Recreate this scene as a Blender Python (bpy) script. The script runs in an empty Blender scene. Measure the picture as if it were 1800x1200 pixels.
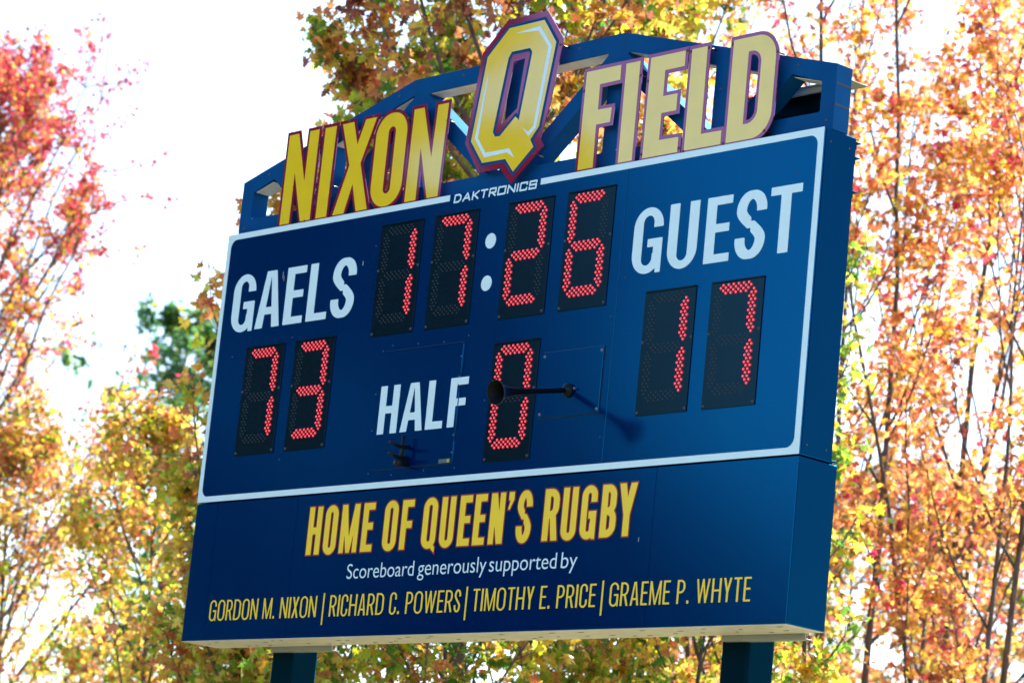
import bpy, bmesh, math, random
import numpy as np
from mathutils import Matrix, Vector
from mathutils.geometry import tessellate_polygon

random.seed(7)
SC = bpy.context.scene
COL = SC.collection
R = math.radians

# ------------------------------------------------------------------ camera
cam_d = bpy.data.cameras.new("camera")
cam = bpy.data.objects.new("camera", cam_d)
COL.objects.link(cam)
SC.camera = cam
cam_d.sensor_width = 36.0
cam_d.lens = 110.22
cam_d.clip_end = 3000.0
RW = Matrix(((0.675658, 0.730835, 0.096781), (-0.087082, 0.209479, -0.973928), (-0.732054, 0.649614, 0.205179)))
rot = Matrix((RW[0], -RW[1], -RW[2])).transposed()
cam.matrix_world = Matrix.Translation((17.1231, -12.4977, 1.650)) @ rot.to_4x4()
cam_d.dof.use_dof = True
cam_d.dof.focus_distance = 19.0
cam_d.dof.aperture_fstop = 3.2

# ------------------------------------------------------------------ sky, sun, exposure
SUN_DIR = Vector((-0.02, 0.70, 0.71)).normalized()      # towards the sun: high, behind the board
elev = math.asin(SUN_DIR.z)
azim = math.atan2(SUN_DIR.x, SUN_DIR.y)
world = bpy.data.worlds.new("World")
SC.world = world
world.use_nodes = True
nt = world.node_tree
bg = nt.nodes["Background"]
sky = nt.nodes.new("ShaderNodeTexSky")
sky.sky_type = 'NISHITA'
sky.sun_disc = False
sky.sun_elevation = elev
sky.sun_rotation = azim
sky.air_density = 1.0
sky.dust_density = 1.2
sky.ozone_density = 2.0
nt.links.new(sky.outputs["Color"], bg.inputs["Color"])
bg.inputs["Strength"].default_value = 0.15
sun_d = bpy.data.lights.new("sun", 'SUN')
sun_d.energy = 4.5
sun_d.angle = R(0.53)
sun_d.color = (1.0, 0.93, 0.82)
sun = bpy.data.objects.new("sun", sun_d)
COL.objects.link(sun)
sun.rotation_euler = (-SUN_DIR).to_track_quat('-Z', 'Y').to_euler()
SC.view_settings.view_transform = 'Standard'
SC.view_settings.look = 'None'
SC.view_settings.exposure = 1.6
SC.view_settings.gamma = 1.0
SC.cycles.use_denoising = True
SC.cycles.max_bounces = 10
SC.cycles.transmission_bounces = 8

# ------------------------------------------------------------------ materials
def new_mat(name):
    m = bpy.data.materials.new(name)
    m.use_nodes = True
    return m, m.node_tree, m.node_tree.nodes["Principled BSDF"]

def paint(name, col, rough=0.3, metal=0.0, var=0.06, nscale=6.0, bump=0.0, bscale=60.0, spec=0.5, streak=0.0, tint=None, ior=1.5):
    """painted or bare surface: slight procedural tone variation, optional fine bump and rain streaks"""
    m, t, b = new_mat(name)
    tc = t.nodes.new("ShaderNodeTexCoord")
    n = t.nodes.new("ShaderNodeTexNoise")
    n.inputs["Scale"].default_value = nscale
    n.inputs["Detail"].default_value = 6.0
    t.links.new(tc.outputs["Object"], n.inputs["Vector"])
    mp = t.nodes.new("ShaderNodeMapRange")
    mp.inputs["From Min"].default_value = 0.3
    mp.inputs["From Max"].default_value = 0.7
    mp.inputs["To Min"].default_value = 1.0 - var
    mp.inputs["To Max"].default_value = 1.0 + var
    t.links.new(n.outputs["Fac"], mp.inputs["Value"])
    mul = t.nodes.new("ShaderNodeVectorMath")
    mul.operation = 'SCALE'
    mul.inputs[0].default_value = col
    t.links.new(mp.outputs["Result"], mul.inputs["Scale"])
    outc = mul.outputs["Vector"]
    if streak > 0:
        sm = t.nodes.new("ShaderNodeMapping")
        sm.inputs["Scale"].default_value = (16.0, 16.0, 0.5)
        t.links.new(tc.outputs["Object"], sm.inputs["Vector"])
        sn = t.nodes.new("ShaderNodeTexNoise")
        sn.inputs["Scale"].default_value = 1.0
        sn.inputs["Detail"].default_value = 4.0
        t.links.new(sm.outputs["Vector"], sn.inputs["Vector"])
        sr = t.nodes.new("ShaderNodeMapRange")
        sr.inputs["From Min"].default_value = 0.55
        sr.inputs["From Max"].default_value = 0.8
        sr.inputs["To Min"].default_value = 0.0
        sr.inputs["To Max"].default_value = streak
        t.links.new(sn.outputs["Fac"], sr.inputs["Value"])
        mx = t.nodes.new("ShaderNodeMix")
        mx.data_type = 'RGBA'
        mx.inputs[7].default_value = (0.25, 0.25, 0.26, 1)
        t.links.new(sr.outputs["Result"], mx.inputs[0])
        t.links.new(outc, mx.inputs[6])
        outc = mx.outputs[2]
    t.links.new(outc, b.inputs["Base Color"])
    b.inputs["Roughness"].default_value = rough
    b.inputs["Metallic"].default_value = metal
    b.inputs["Specular IOR Level"].default_value = spec
    rr = t.nodes.new("ShaderNodeMapRange")
    rr.inputs["To Min"].default_value = rough * 0.9
    rr.inputs["To Max"].default_value = rough * 1.1
    t.links.new(n.outputs["Fac"], rr.inputs["Value"])
    t.links.new(rr.outputs["Result"], b.inputs["Roughness"])
    if bump > 0:
        bn = t.nodes.new("ShaderNodeTexNoise")
        bn.inputs["Scale"].default_value = bscale
        t.links.new(tc.outputs["Object"], bn.inputs["Vector"])
        bu = t.nodes.new("ShaderNodeBump")
        bu.inputs["Strength"].default_value = bump
        bu.inputs["Distance"].default_value = 0.002
        t.links.new(bn.outputs["Fac"], bu.inputs["Height"])
        t.links.new(bu.outputs["Normal"], b.inputs["Normal"])
    if tint:
        # enamel: a flat pigment layer under a clear gloss layer that tints what it mirrors
        df = t.nodes.new("ShaderNodeBsdfDiffuse")
        gl = t.nodes.new("ShaderNodeBsdfGlossy")
        fr = t.nodes.new("ShaderNodeFresnel")
        mx = t.nodes.new("ShaderNodeMixShader")
        fr.inputs["IOR"].default_value = ior
        gl.inputs["Color"].default_value = (*tint, 1)
        t.links.new(outc, df.inputs["Color"])
        t.links.new(rr.outputs["Result"], gl.inputs["Roughness"])
        if bump > 0:
            t.links.new(bu.outputs["Normal"], gl.inputs["Normal"])
        t.links.new(fr.outputs[0], mx.inputs[0])
        t.links.new(df.outputs[0], mx.inputs[1])
        t.links.new(gl.outputs[0], mx.inputs[2])
        t.links.new(mx.outputs[0], t.nodes["Material Output"].inputs["Surface"])
    return m

def glow(name, col, strength):
    m, t, b = new_mat(name)
    b.inputs["Base Color"].default_value = (0.3, 0.02, 0.02, 1)
    b.inputs["Emission Color"].default_value = (*col, 1)
    b.inputs["Emission Strength"].default_value = strength
    return m

M = {}
BT = (0.02, 0.53, 1.0)         # the blue clear coat tints what it mirrors
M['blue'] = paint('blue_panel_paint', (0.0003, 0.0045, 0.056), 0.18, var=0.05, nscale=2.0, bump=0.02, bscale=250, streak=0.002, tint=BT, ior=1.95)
M['blue_side'] = paint('blue_side_paint', (0.0003, 0.010, 0.052), 0.20, var=0.08, nscale=1.5, bump=0.04, bscale=40, streak=0.003, tint=BT, ior=1.30)
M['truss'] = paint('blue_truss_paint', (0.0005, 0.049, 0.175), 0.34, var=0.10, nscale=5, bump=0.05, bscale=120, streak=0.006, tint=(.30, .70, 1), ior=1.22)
M['post'] = paint('dark_post_paint', (0.0008, 0.007, 0.012), 0.40, var=0.12, nscale=5, bump=0.08, bscale=90, tint=BT, ior=1.2)
M['white'] = paint('white_vinyl', (0.58, 0.73, 0.79), 0.30, var=0.03, nscale=9, tint=(.4, .75, 1), ior=1.5)
M['yellow'] = paint('gold_vinyl', (0.78, 0.54, 0.022), 0.06, var=0.04, nscale=7, tint=(.18, .62, 1), ior=2.0)
M['yellow_print'] = paint('gold_print', (0.84, 0.57, 0.022), 0.26, var=0.04, nscale=7, tint=(.2, .6, 1), ior=1.6)
M['maroon'] = paint('maroon_vinyl', (0.20, 0.012, 0.038), 0.06, var=0.06, nscale=8, tint=(.72, .62, 1), ior=2.0)
M['rust_line'] = paint('maroon_print', (0.24, 0.030, 0.018), 0.26, var=0.05, nscale=8)
M['face'] = paint('black_digit_face', (0.0006, 0.0012, 0.002), 0.22, var=0.1, nscale=9, bump=0.03, bscale=300, tint=(.25, .66, .90), ior=1.44)
M['black'] = paint('black_plastic', (0.004, 0.005, 0.007), 0.40, var=0.1, spec=0.2)
M['horn'] = paint('black_horn_paint', (0.0025, 0.0025, 0.004), 0.30, var=0.1, tint=(.6, .8, 1), ior=1.3)
M['bell'] = paint('matt_black_bell', (0.004, 0.005, 0.007), 0.55, var=0.1, spec=0.15)
M['rim'] = paint('grey_horn_rim', (0.05, 0.06, 0.065), 0.4, var=0.2, spec=0.4)  # rim ring coloured lighter grey than the rest of the horn
M['screw'] = paint('steel_screw', (0.10, 0.14, 0.20), 0.40, metal=0.6)
M['darkscrew'] = paint('dark_screw', (0.02, 0.02, 0.03), 0.4)
M['redbolt'] = paint('maroon_bolt', (0.07, 0.01, 0.02), 0.35)
M['galv'] = paint('galvanised_sheet', (0.60, 0.57, 0.53), 0.5, metal=0.0, var=0.10, nscale=12)
M['rear'] = paint('grey_rear_steel', (0.27, 0.28, 0.27), 0.5, metal=0.2, var=0.1)
M['seam'] = paint('shadow_gap', (0.003, 0.006, 0.02), 0.6)
M['sticker'] = paint('pale_sticker', (0.07, 0.11, 0.09), 0.4)
M['stickery'] = paint('yellow_sticker', (0.40, 0.36, 0.05), 0.4)
M['led'] = glow('lit_lens_and_bloom', (1.0, 0.002, 0.020), 0.035)  # red ring widened past the lens to stand for the lamps' bloom
M['ledcore'] = glow('lit_lamp_core', (1.0, 0.045, 0.07), 0.95)
M['ledoff'] = paint('unlit_lamp_lens', (0.012, 0.015, 0.018), 0.10, spec=0.4)

def bark_mat(name, col):
    m, t, b = new_mat(name)
    tc = t.nodes.new("ShaderNodeTexCoord")
    mp = t.nodes.new("ShaderNodeMapping")
    mp.inputs["Scale"].default_value = (14, 14, 2.2)
    t.links.new(tc.outputs["Object"], mp.inputs["Vector"])
    n = t.nodes.new("ShaderNodeTexNoise")
    n.inputs["Scale"].default_value = 2.0
    n.inputs["Detail"].default_value = 8
    t.links.new(mp.outputs["Vector"], n.inputs["Vector"])
    cr = t.nodes.new("ShaderNodeValToRGB")
    cr.color_ramp.elements[0].position = 0.3
    cr.color_ramp.elements[0].color = (col[0] * .5, col[1] * .5, col[2] * .5, 1)
    cr.color_ramp.elements[1].position = 0.7
    cr.color_ramp.elements[1].color = (col[0] * 1.5, col[1] * 1.5, col[2] * 1.5, 1)
    t.links.new(n.outputs["Fac"], cr.inputs["Fac"])
    t.links.new(cr.outputs["Color"], b.inputs["Base Color"])
    b.inputs["Roughness"].default_value = 0.85
    bu = t.nodes.new("ShaderNodeBump")
    bu.inputs["Strength"].default_value = 0.6
    bu.inputs["Distance"].default_value = 0.02
    t.links.new(n.outputs["Fac"], bu.inputs["Height"])
    t.links.new(bu.outputs["Normal"], b.inputs["Normal"])
    return m

M['bark'] = bark_mat('maple_bark', (0.105, 0.075, 0.062))

def leaf_mat(name):
    m, t, b = new_mat(name)
    a = t.nodes.new("ShaderNodeAttribute")
    a.attribute_name = "leaf_tint"
    tc = t.nodes.new("ShaderNodeTexCoord")
    n = t.nodes.new("ShaderNodeTexNoise")
    n.inputs["Scale"].default_value = 45.0
    n.inputs["Detail"].default_value = 3.0
    t.links.new(tc.outputs["Object"], n.inputs["Vector"])
    mp = t.nodes.new("ShaderNodeMapRange")
    mp.inputs["From Min"].default_value = 0.3
    mp.inputs["From Max"].default_value = 0.7
    mp.inputs["To Min"].default_value = 0.75
    mp.inputs["To Max"].default_value = 1.15
    t.links.new(n.outputs["Fac"], mp.inputs["Value"])
    sc = t.nodes.new("ShaderNodeVectorMath")
    sc.operation = 'SCALE'
    t.links.new(a.outputs["Color"], sc.inputs[0])
    t.links.new(mp.outputs["Result"], sc.inputs["Scale"])
    tr = t.nodes.new("ShaderNodeBsdfTranslucent")
    t.links.new(sc.outputs["Vector"], tr.inputs["Color"])
    dk = t.nodes.new("ShaderNodeVectorMath")
    dk.operation = 'SCALE'
    dk.inputs["Scale"].default_value = 0.6
    t.links.new(sc.outputs["Vector"], dk.inputs[0])
    t.links.new(dk.outputs["Vector"], b.inputs["Base Color"])
    b.inputs["Roughness"].default_value = 0.30
    mx = t.nodes.new("ShaderNodeMixShader")
    mx.inputs[0].default_value = 0.70
    t.links.new(b.outputs[0], mx.inputs[1])
    t.links.new(tr.outputs[0], mx.inputs[2])
    t.links.new(mx.outputs[0], t.nodes["Material Output"].inputs["Surface"])
    return m

M['leaf'] = leaf_mat('autumn_leaf')

# ------------------------------------------------------------------ object helpers
Z0 = 4.743                      # height of the score panel's lower edge above the ground
OX, OY = 2.75, 0.44             # foot of the scoreboard

def tag(o, label=None, cat=None, group=None, kind=None):
    if label: o['label'] = label
    if cat: o['category'] = cat
    if group: o['group'] = group
    if kind: o['kind'] = kind
    return o

def empty(name, loc):
    o = bpy.data.objects.new(name, None)
    o.location = loc
    o.empty_display_size = 0.3
    COL.objects.link(o)
    return o

class MB:
    """collects shapes (in board coordinates x, y, z above the panel's lower edge) for ONE mesh object"""
    def __init__(self):
        self.bm = bmesh.new()
        self.mats = []
    def mi(self, m):
        if m not in self.mats:
            self.mats.append(m)
        return self.mats.index(m)
    def box(self, x0, x1, y0, y1, z0, z1, m, bev=0.0, seg=2):
        b2 = bmesh.new()
        bmesh.ops.create_cube(b2, size=1.0)
        for v in b2.verts:
            v.co = Vector(((x0 + x1) / 2 + v.co.x * (x1 - x0), (y0 + y1) / 2 + v.co.y * (y1 - y0), (z0 + z1) / 2 + v.co.z * (z1 - z0)))
        if bev > 0:
            bmesh.ops.bevel(b2, geom=b2.edges[:], offset=bev, segments=seg, affect='EDGES', profile=0.5)
        self.merge(b2, m)
    def merge(self, b2, m, smooth=False):
        k = self.mi(m)
        mp = {}
        for v in b2.verts:
            mp[v] = self.bm.verts.new(v.co)
        for f in b2.faces:
            try:
                nf = self.bm.faces.new([mp[v] for v in f.verts])
                nf.material_index = k
                nf.smooth = smooth
            except ValueError:
                pass
        b2.free()
    def loops(self, loops, yf, yb, m):
        """flat shape with holes (x,z loops) from front yf to back yb"""
        k = self.mi(m)
        pts = [[Vector((p[0], p[1], 0)) for p in l] for l in loops]
        tris = tessellate_polygon(pts)
        flat = [p for l in pts for p in l]
        fr = [self.bm.verts.new((p.x, yf, p.y)) for p in flat]
        bk = [self.bm.verts.new((p.x, yb, p.y)) for p in flat]
        for t in tris:
            a, b, c = [flat[i] for i in t]
            ar = (b.x - a.x) * (c.y - a.y) - (b.y - a.y) * (c.x - a.x)
            if abs(ar) < 1e-12: continue
            t = list(t) if ar > 0 else [t[0], t[2], t[1]]
            try:
                f = self.bm.faces.new([fr[i] for i in t]); f.material_index = k      # normal -y
                f = self.bm.faces.new([bk[i] for i in reversed(t)]); f.material_index = k
            except ValueError:
                pass
        s = 0
        for l in pts:
            n = len(l)
            ar = sum(l[i].x * l[(i + 1) % n].y - l[(i + 1) % n].x * l[i].y for i in range(n))
            for i in range(n):
                a, b = s + i, s + (i + 1) % n
                q = [fr[a], bk[a], bk[b], fr[b]]
                try:
                    f = self.bm.faces.new(q); f.material_index = k
                except ValueError:
                    pass
            s += n
    def tube(self, pts, rad, m, sides=10, cap=True, smooth=True):
        b2 = bmesh.new()
        rings = []
        n = len(pts)
        for i, p in enumerate(pts):
            p = Vector(p)
            d = (Vector(pts[min(i + 1, n - 1)]) - Vector(pts[max(i - 1, 0)])).normalized()
            u = d.orthogonal().normalized()
            if i: 
                u = (pu - d * pu.dot(d)).normalized()
            pu = u
            w = d.cross(u)
            r = rad[i] if hasattr(rad, '__len__') else rad
            rings.append([b2.verts.new(p + (u * math.cos(a) + w * math.sin(a)) * r) for a in [2 * math.pi * j / sides for j in range(sides)]])
        for i in range(n - 1):
            for j in range(sides):
                b2.faces.new([rings[i][j], rings[i][(j + 1) % sides], rings[i + 1][(j + 1) % sides], rings[i + 1][j]])
        if cap:
            b2.faces.new(list(reversed(rings[0])))
            b2.faces.new(rings[-1])
        self.merge(b2, m, smooth)
    def dome(self, x, z, yb, r, h, m, sides=8, core=None, cr=0.0):
        """small lamp or screw head standing out of a face at y = yb towards -y"""
        k = self.mi(m)
        kc = self.mi(core) if core else k
        bm = self.bm
        def ring(rr, y):
            return [bm.verts.new((x + rr * math.cos(2 * math.pi * j / sides), y, z + rr * math.sin(2 * math.pi * j / sides))) for j in range(sides)]
        a, b = ring(r, yb), ring(max(cr, r * 0.6), yb - h * 0.8)
        c = bm.verts.new((x, yb - h, z))
        for j in range(sides):
            f = bm.faces.new([a[j], a[(j + 1) % sides], b[(j + 1) % sides], b[j]]); f.material_index = k; f.smooth = True
            f = bm.faces.new([b[j], b[(j + 1) % sides], c]); f.material_index = kc; f.smooth = True
    def build(self, name, parent=None, off=(-OX, -OY, Z0)):
        o = Vector(off)
        for v in self.bm.verts:
            v.co += o
        bmesh.ops.recalc_face_normals(self.bm, faces=self.bm.faces[:])
        me = bpy.data.meshes.new(name)
        self.bm.to_mesh(me)
        self.bm.free()
        for m in self.mats:
            me.materials.append(M[m])
        ob = bpy.data.objects.new(name, me)
        COL.objects.link(ob)
        if parent: ob.parent = parent
        return ob

def offset_poly(P, d):
    """mitred offset, positive d grows the polygon"""
    n = len(P)
    ar = sum(P[i][0] * P[(i + 1) % n][1] - P[(i + 1) % n][0] * P[i][1] for i in range(n))
    s = 1 if ar > 0 else -1
    out = []
    for i in range(n):
        a, b, c = P[i - 1], P[i], P[(i + 1) % n]
        e1 = Vector((b[0] - a[0], b[1] - a[1])).normalized()
        e2 = Vector((c[0] - b[0], c[1] - b[1])).normalized()
        n1 = Vector((e1.y, -e1.x)) * s
        n2 = Vector((e2.y, -e2.x)) * s
        k = max(0.04, 1 + n1.dot(n2))
        v = (n1 + n2) * (d / k)
        out.append((b[0] + v.x, b[1] + v.y))
    return out

# ------------------------------------------------------------------ lettering: implicit glyphs -> outlines
def f_box(X, Z, x0, x1, z0, z1):
    return np.maximum(np.maximum(x0 - X, X - x1), np.maximum(z0 - Z, Z - z1))

def f_rbox(X, Z, x0, x1, z0, z1, r):
    r = min(r, (x1 - x0) / 2 - 1e-6, (z1 - z0) / 2 - 1e-6)
    qx = np.abs(X - (x0 + x1) / 2) - (x1 - x0) / 2 + r
    qz = np.abs(Z - (z0 + z1) / 2) - (z1 - z0) / 2 + r
    return np.hypot(np.maximum(qx, 0), np.maximum(qz, 0)) + np.minimum(np.maximum(qx, qz), 0) - r

def f_poly(X, Z, P):
    n = len(P)
    ar = sum(P[i][0] * P[(i + 1) % n][1] - P[(i + 1) % n][0] * P[i][1] for i in range(n))
    s = 1 if ar > 0 else -1
    f = np.full(X.shape, -1e9)
    for i in range(n):
        a, b = P[i], P[(i + 1) % n]
        dx, dz = b[0] - a[0], b[1] - a[1]
        l = math.hypot(dx, dz)
        f = np.maximum(f, s * ((X - a[0]) * dz - (Z - a[1]) * dx) / l)
    return f

def glyph(ch, w, h, sv, sh):
    """function of a condensed grotesk capital filling w x h, upright stroke sv, cross stroke sh"""
    U = lambda *a: np.minimum.reduce(a)
    I = lambda *a: np.maximum.reduce(a)
    def f(X, Z):
        bx = lambda *a: f_box(X, Z, *a)
        rb = lambda *a: f_rbox(X, Z, *a)
        pl = lambda P: f_poly(X, Z, P)
        def ring(x0, x1, z0, z1):
            ro = (x1 - x0) * 0.5
            return I(rb(x0, x1, z0, z1, ro), -rb(x0 + sv, x1 - sv, z0 + sh, z1 - sh, max((x1 - x0) / 2 - sv, sv * .35)))
        def bowl(z0, z1, x1):
            ro = min(0.46 * (z1 - z0), 0.56 * x1)
            o = I(f_rbox(X, Z, -x1, x1, z0, z1, ro), -X)
            i = I(f_rbox(X, Z, -x1, x1 - sv, z0 + sh, z1 - sh, max(ro - sv, .3 * sv)), sv - X)
            return I(o, -i)
        if ch in 'O0': return ring(0, w, 0, h)
        if ch == 'Q': return U(ring(0, w, 0, h), pl([(w * .55, h * .06), (w * .98, -h * .085), (w * .98, h * .03), (w * .72, h * .13)]))
        if ch == 'I': return bx(0, w, 0, h)
        if ch == 'H': return U(bx(0, sv, 0, h), bx(w - sv, w, 0, h), bx(sv * .5, w - sv * .5, h * .5 - sh * .5, h * .5 + sh * .5))
        if ch == 'L': return U(bx(0, sv, 0, h), bx(0, w, 0, sh))
        if ch == 'E': return U(bx(0, sv, 0, h), bx(0, w, 0, sh), bx(0, w, h - sh, h), bx(0, w * .93, h * .52 - sh * .5, h * .52 + sh * .5))
        if ch == 'F': return U(bx(0, sv, 0, h), bx(0, w, h - sh, h), bx(0, w * .93, h * .5 - sh * .5, h * .5 + sh * .5))
        if ch == 'T': return U(bx(w / 2 - sv / 2, w / 2 + sv / 2, 0, h), bx(0, w, h - sh, h))
        if ch == 'U': return I(f_rbox(X, Z, 0, w, 0, h * 2, w * .5), -f_rbox(X, Z, sv, w - sv, sh, h * 2, max(w / 2 - sv, .35 * sv)), Z - h)
        if ch == 'A':
            t = sv * .66
            o = pl([(0, 0), (w, 0), (w / 2 + t, h), (w / 2 - t, h)])
            k = sv * 1.02
            inn = pl([(k, -h * .001), (w - k, -h * .001), (w / 2 + t - sv * .98 + .001, h * 1.0), (w / 2 - t + sv * .98 - .001, h * 1.0)]) if False else pl([(k, -.001 * h), (w - k, -.001 * h), (w / 2, h * .93)])
            bar = bx(0, w, h * .235, h * .235 + sh)
            return I(o, -I(inn, -bar))
        if ch in 'NM':
            pass
        if ch == 'N':
            d = sv * 1.02
            return U(bx(0, sv * .92, 0, h), bx(w - sv * .92, w, 0, h), pl([(0, h), (d, h), (w, 0), (w - d, 0)]))
        if ch == 'M':
            s2 = sv * .95
            m0, m1 = w / 2 - sv * .34, w / 2 + sv * .34
            return U(bx(0, s2 * .9, 0, h), bx(w - s2 * .9, w, 0, h), pl([(0, h), (sv, h), (m1, 0), (m0, 0)]), pl([(w, h), (w - sv, h), (m0, 0), (m1, 0)]))
        if ch == 'W':
            s2 = sv * .92
            q = w * .28
            return U(pl([(0, h), (s2, h), (q + s2 * .45, 0), (q - s2 * .45, 0)]), pl([(q - s2 * .45, 0), (q + s2 * .45, 0), (w / 2 + s2 * .45, h), (w / 2 - s2 * .45, h)]),
                     pl([(w / 2 - s2 * .45, h), (w / 2 + s2 * .45, h), (w - q + s2 * .45, 0), (w - q - s2 * .45, 0)]), pl([(w - s2, h), (w, h), (w - q + s2 * .45, 0), (w - q - s2 * .45, 0)]))
        if ch == 'X': return U(pl([(0, 0), (sv * 1.1, 0), (w, h), (w - sv * 1.1, h)]), pl([(0, h), (sv * 1.1, h), (w, 0), (w - sv * 1.1, 0)]))
        if ch == 'Y':
            c0, c1 = w / 2 - sv / 2, w / 2 + sv / 2
            return U(bx(c0, c1, 0, h * .45), pl([(0, h), (sv * 1.05, h), (c1, h * .40), (c0, h * .40)]), pl([(w, h), (w - sv * 1.05, h), (c0, h * .40), (c1, h * .40)]))
        if ch == 'D': return bowl(0, h, w)
        if ch == 'P': return U(bx(0, sv, 0, h), bowl(h * .44, h, w))
        if ch == 'R': return U(bx(0, sv, 0, h), bowl(h * .43, h, w * .98), pl([(w * .42, h * .48), (w * .42 + sv, h * .48), (w, 0), (w - sv * 1.05, 0)]))
        if ch == 'B': return U(bx(0, sv, 0, h), bowl(h * .5 - sh * .55, h, w * .95), bowl(0, h * .5 + sh * .45, w))
        if ch == 'C': return I(ring(0, w, 0, h), -bx(w * .5, w * 2, h * .34, h * .67))
        if ch == 'G':
            return U(I(ring(0, w, 0, h), -bx(w * .5, w * 2, h * .30, h * .69)), bx(w * .5, w, h * .52 - sh, h * .52), bx(w - sv * .92, w, h * .22, h * .52),
                     I(bx(w - sv * .55, w, 0, h * .3)))
        if ch == 'S':
            P = []
            a, b = sv / 2, w - sv / 2
            rz = (h * .5) * .44
            for t in np.linspace(0, 1, 10): P.append((b, h * .68 + t * (h - sh / 2 - rz - h * .68)))
            for t in np.linspace(0, math.pi, 40): P.append((w / 2 + (b - w / 2) * math.cos(t), h - sh / 2 - rz + rz * math.sin(t)))
            z1, z2 = h - sh / 2 - rz, sh / 2 + rz
            for t in np.linspace(0, 1, 60):
                e = t * t * (3 - 2 * t)
                P.append((a + (b - a) * e, z1 + (z2 - z1) * (t * .9 + .1 * e)))
            for t in np.linspace(0, math.pi, 40): P.append((w / 2 + (b - w / 2) * math.cos(t), z2 - rz * math.sin(t)))
            for t in np.linspace(0, 1, 10): P.append((a, z2 + t * (h * .33 - z2)))
            P = np.array(P)
            T = np.gradient(P, axis=0)
            T /= np.maximum(np.hypot(T[:, 0], T[:, 1])[:, None], 1e-9)
            rr = 0.5 * (sv * np.abs(T[:, 1]) ** 1.2 + sh * (1 - np.abs(T[:, 1]) ** 1.2))
            g = np.full(X.shape, 1e9)
            for (px, pz), r in zip(P, rr):
                g = np.minimum(g, np.hypot(X - px, Z - pz) - r)
            return I(g, -bx(w * .5, w * 2, h * .55, h * .69), -bx(-w, w * .5, h * .32, h * .45))
        if ch == '.': return bx(0, w, 0, w * 1.15)
        if ch == "'": return U(bx(0, w, h * .84, h), pl([(w, h * .85), (w * .35, h * .85), (-w * .05, h * .66), (w * .28, h * .66)]))
        if ch == '|': return bx(0, w, 0, h)
        raise KeyError(ch)
    return f

def contour(fn, x0, x1, z0, z1, cell, level=0.0):
    """marching squares outlines of fn < level"""
    xs = np.arange(x0 - 2.37 * cell, x1 + 3 * cell, cell)
    zs = np.arange(z0 - 2.37 * cell, z1 + 3 * cell, cell)
    X, Z = np.meshgrid(xs, zs, indexing='ij')
    F = fn(X, Z) - level
    F[np.abs(F) < 1e-9] = 1e-9
    ins = F < 0
    code = ins[:-1, :-1] * 1 + ins[1:, :-1] * 2 + ins[1:, 1:] * 4 + ins[:-1, 1:] * 8
    link = {}
    pos = {}
    def ep(i, j, e):
        if e == 0: k = (0, i, j); a, b = (i, j), (i + 1, j)
        elif e == 1: k = (1, i + 1, j); a, b = (i + 1, j), (i + 1, j + 1)
        elif e == 2: k = (0, i, j + 1); a, b = (i, j + 1), (i + 1, j + 1)
        else: k = (1, i, j); a, b = (i, j), (i, j + 1)
        if k not in pos:
            fa, fb = F[a], F[b]
            t = fa / (fa - fb)
            pos[k] = (xs[a[0]] + t * (xs[b[0]] - xs[a[0]]), zs[a[1]] + t * (zs[b[1]] - zs[a[1]]))
        return k
    table = {1: [(3, 0)], 2: [(0, 1)], 3: [(3, 1)], 4: [(1, 2)], 5: [(3, 0), (1, 2)], 6: [(0, 2)], 7: [(3, 2)], 8: [(2, 3)], 9: [(2, 0)], 10: [(0, 1), (2, 3)], 11: [(2, 1)], 12: [(1, 3)], 13: [(1, 0)], 14: [(0, 3)]}
    for i, j in zip(*np.nonzero((code > 0) & (code < 15))):
        for a, b in table[int(code[i, j])]:
            ka, kb = ep(i, j, a), ep(i, j, b)
            link.setdefault(ka, []).append(kb)
            link.setdefault(kb, []).append(ka)
    loops = []
    seen = set()
    for s in list(link):
        if s in seen: continue
        L = [s]; seen.add(s)
        cur = s
        while True:
            nx = [k for k in link[cur] if k not in seen]
            if not nx: break
            cur = nx[0]; seen.add(cur); L.append(cur)
        if len(L) > 3:
            P = [pos[k] for k in L]
            loops.append(simplify(P, cell * 0.06))
    return [l for l in loops if len(l) > 2]

def simplify(P, tol):
    n = len(P)
    far = max(range(n), key=lambda i: (P[i][0] - P[0][0]) ** 2 + (P[i][1] - P[0][1]) ** 2)
    def dp(a, b):
        keep = []
        st = [(a, b)]
        while st:
            i, j = st.pop()
            if j - i < 2: continue
            ax, az = Q[i]; bx_, bz = Q[j]
            l = math.hypot(bx_ - ax, bz - az) or 1e-12
            best, bi = 0, -1
            for k in range(i + 1, j):
                d = abs((Q[k][0] - ax) * (bz - az) - (Q[k][1] - az) * (bx_ - ax)) / l
                if d > best: best, bi = d, k
            if best > tol:
                keep.append(bi); st += [(i, bi), (bi, j)]
        return keep
    Q = P + [P[0]]
    ks = sorted(set([0, far] + dp(0, far) + dp(far, n)))
    return [Q[k] for k in ks]

def put_glyph(mb, ch, x0, x1, z0, z1, sv, sh, yf, yb, mat, level=0.0, res=80):
    w, h = x1 - x0, z1 - z0
    pad = abs(level) + (h * .12 if ch == 'Q' else 0)
    ls = contour(glyph(ch, w, h, sv, sh), -pad, w + pad, -pad, h + pad, h / res, level)
    mb.loops([[(a + x0, b + z0) for a, b in l] for l in ls], yf, yb, mat)

# ================================================================== THE SCOREBOARD
H1, H2, W = 1.875, 0.941, 5.5
D1, D2 = 0.268, 0.316
board = tag(empty('scoreboard', (OX, OY, 0)), 'large blue two-post scoreboard with gold cut-out letters on top and red lit digits', 'scoreboard')

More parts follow.
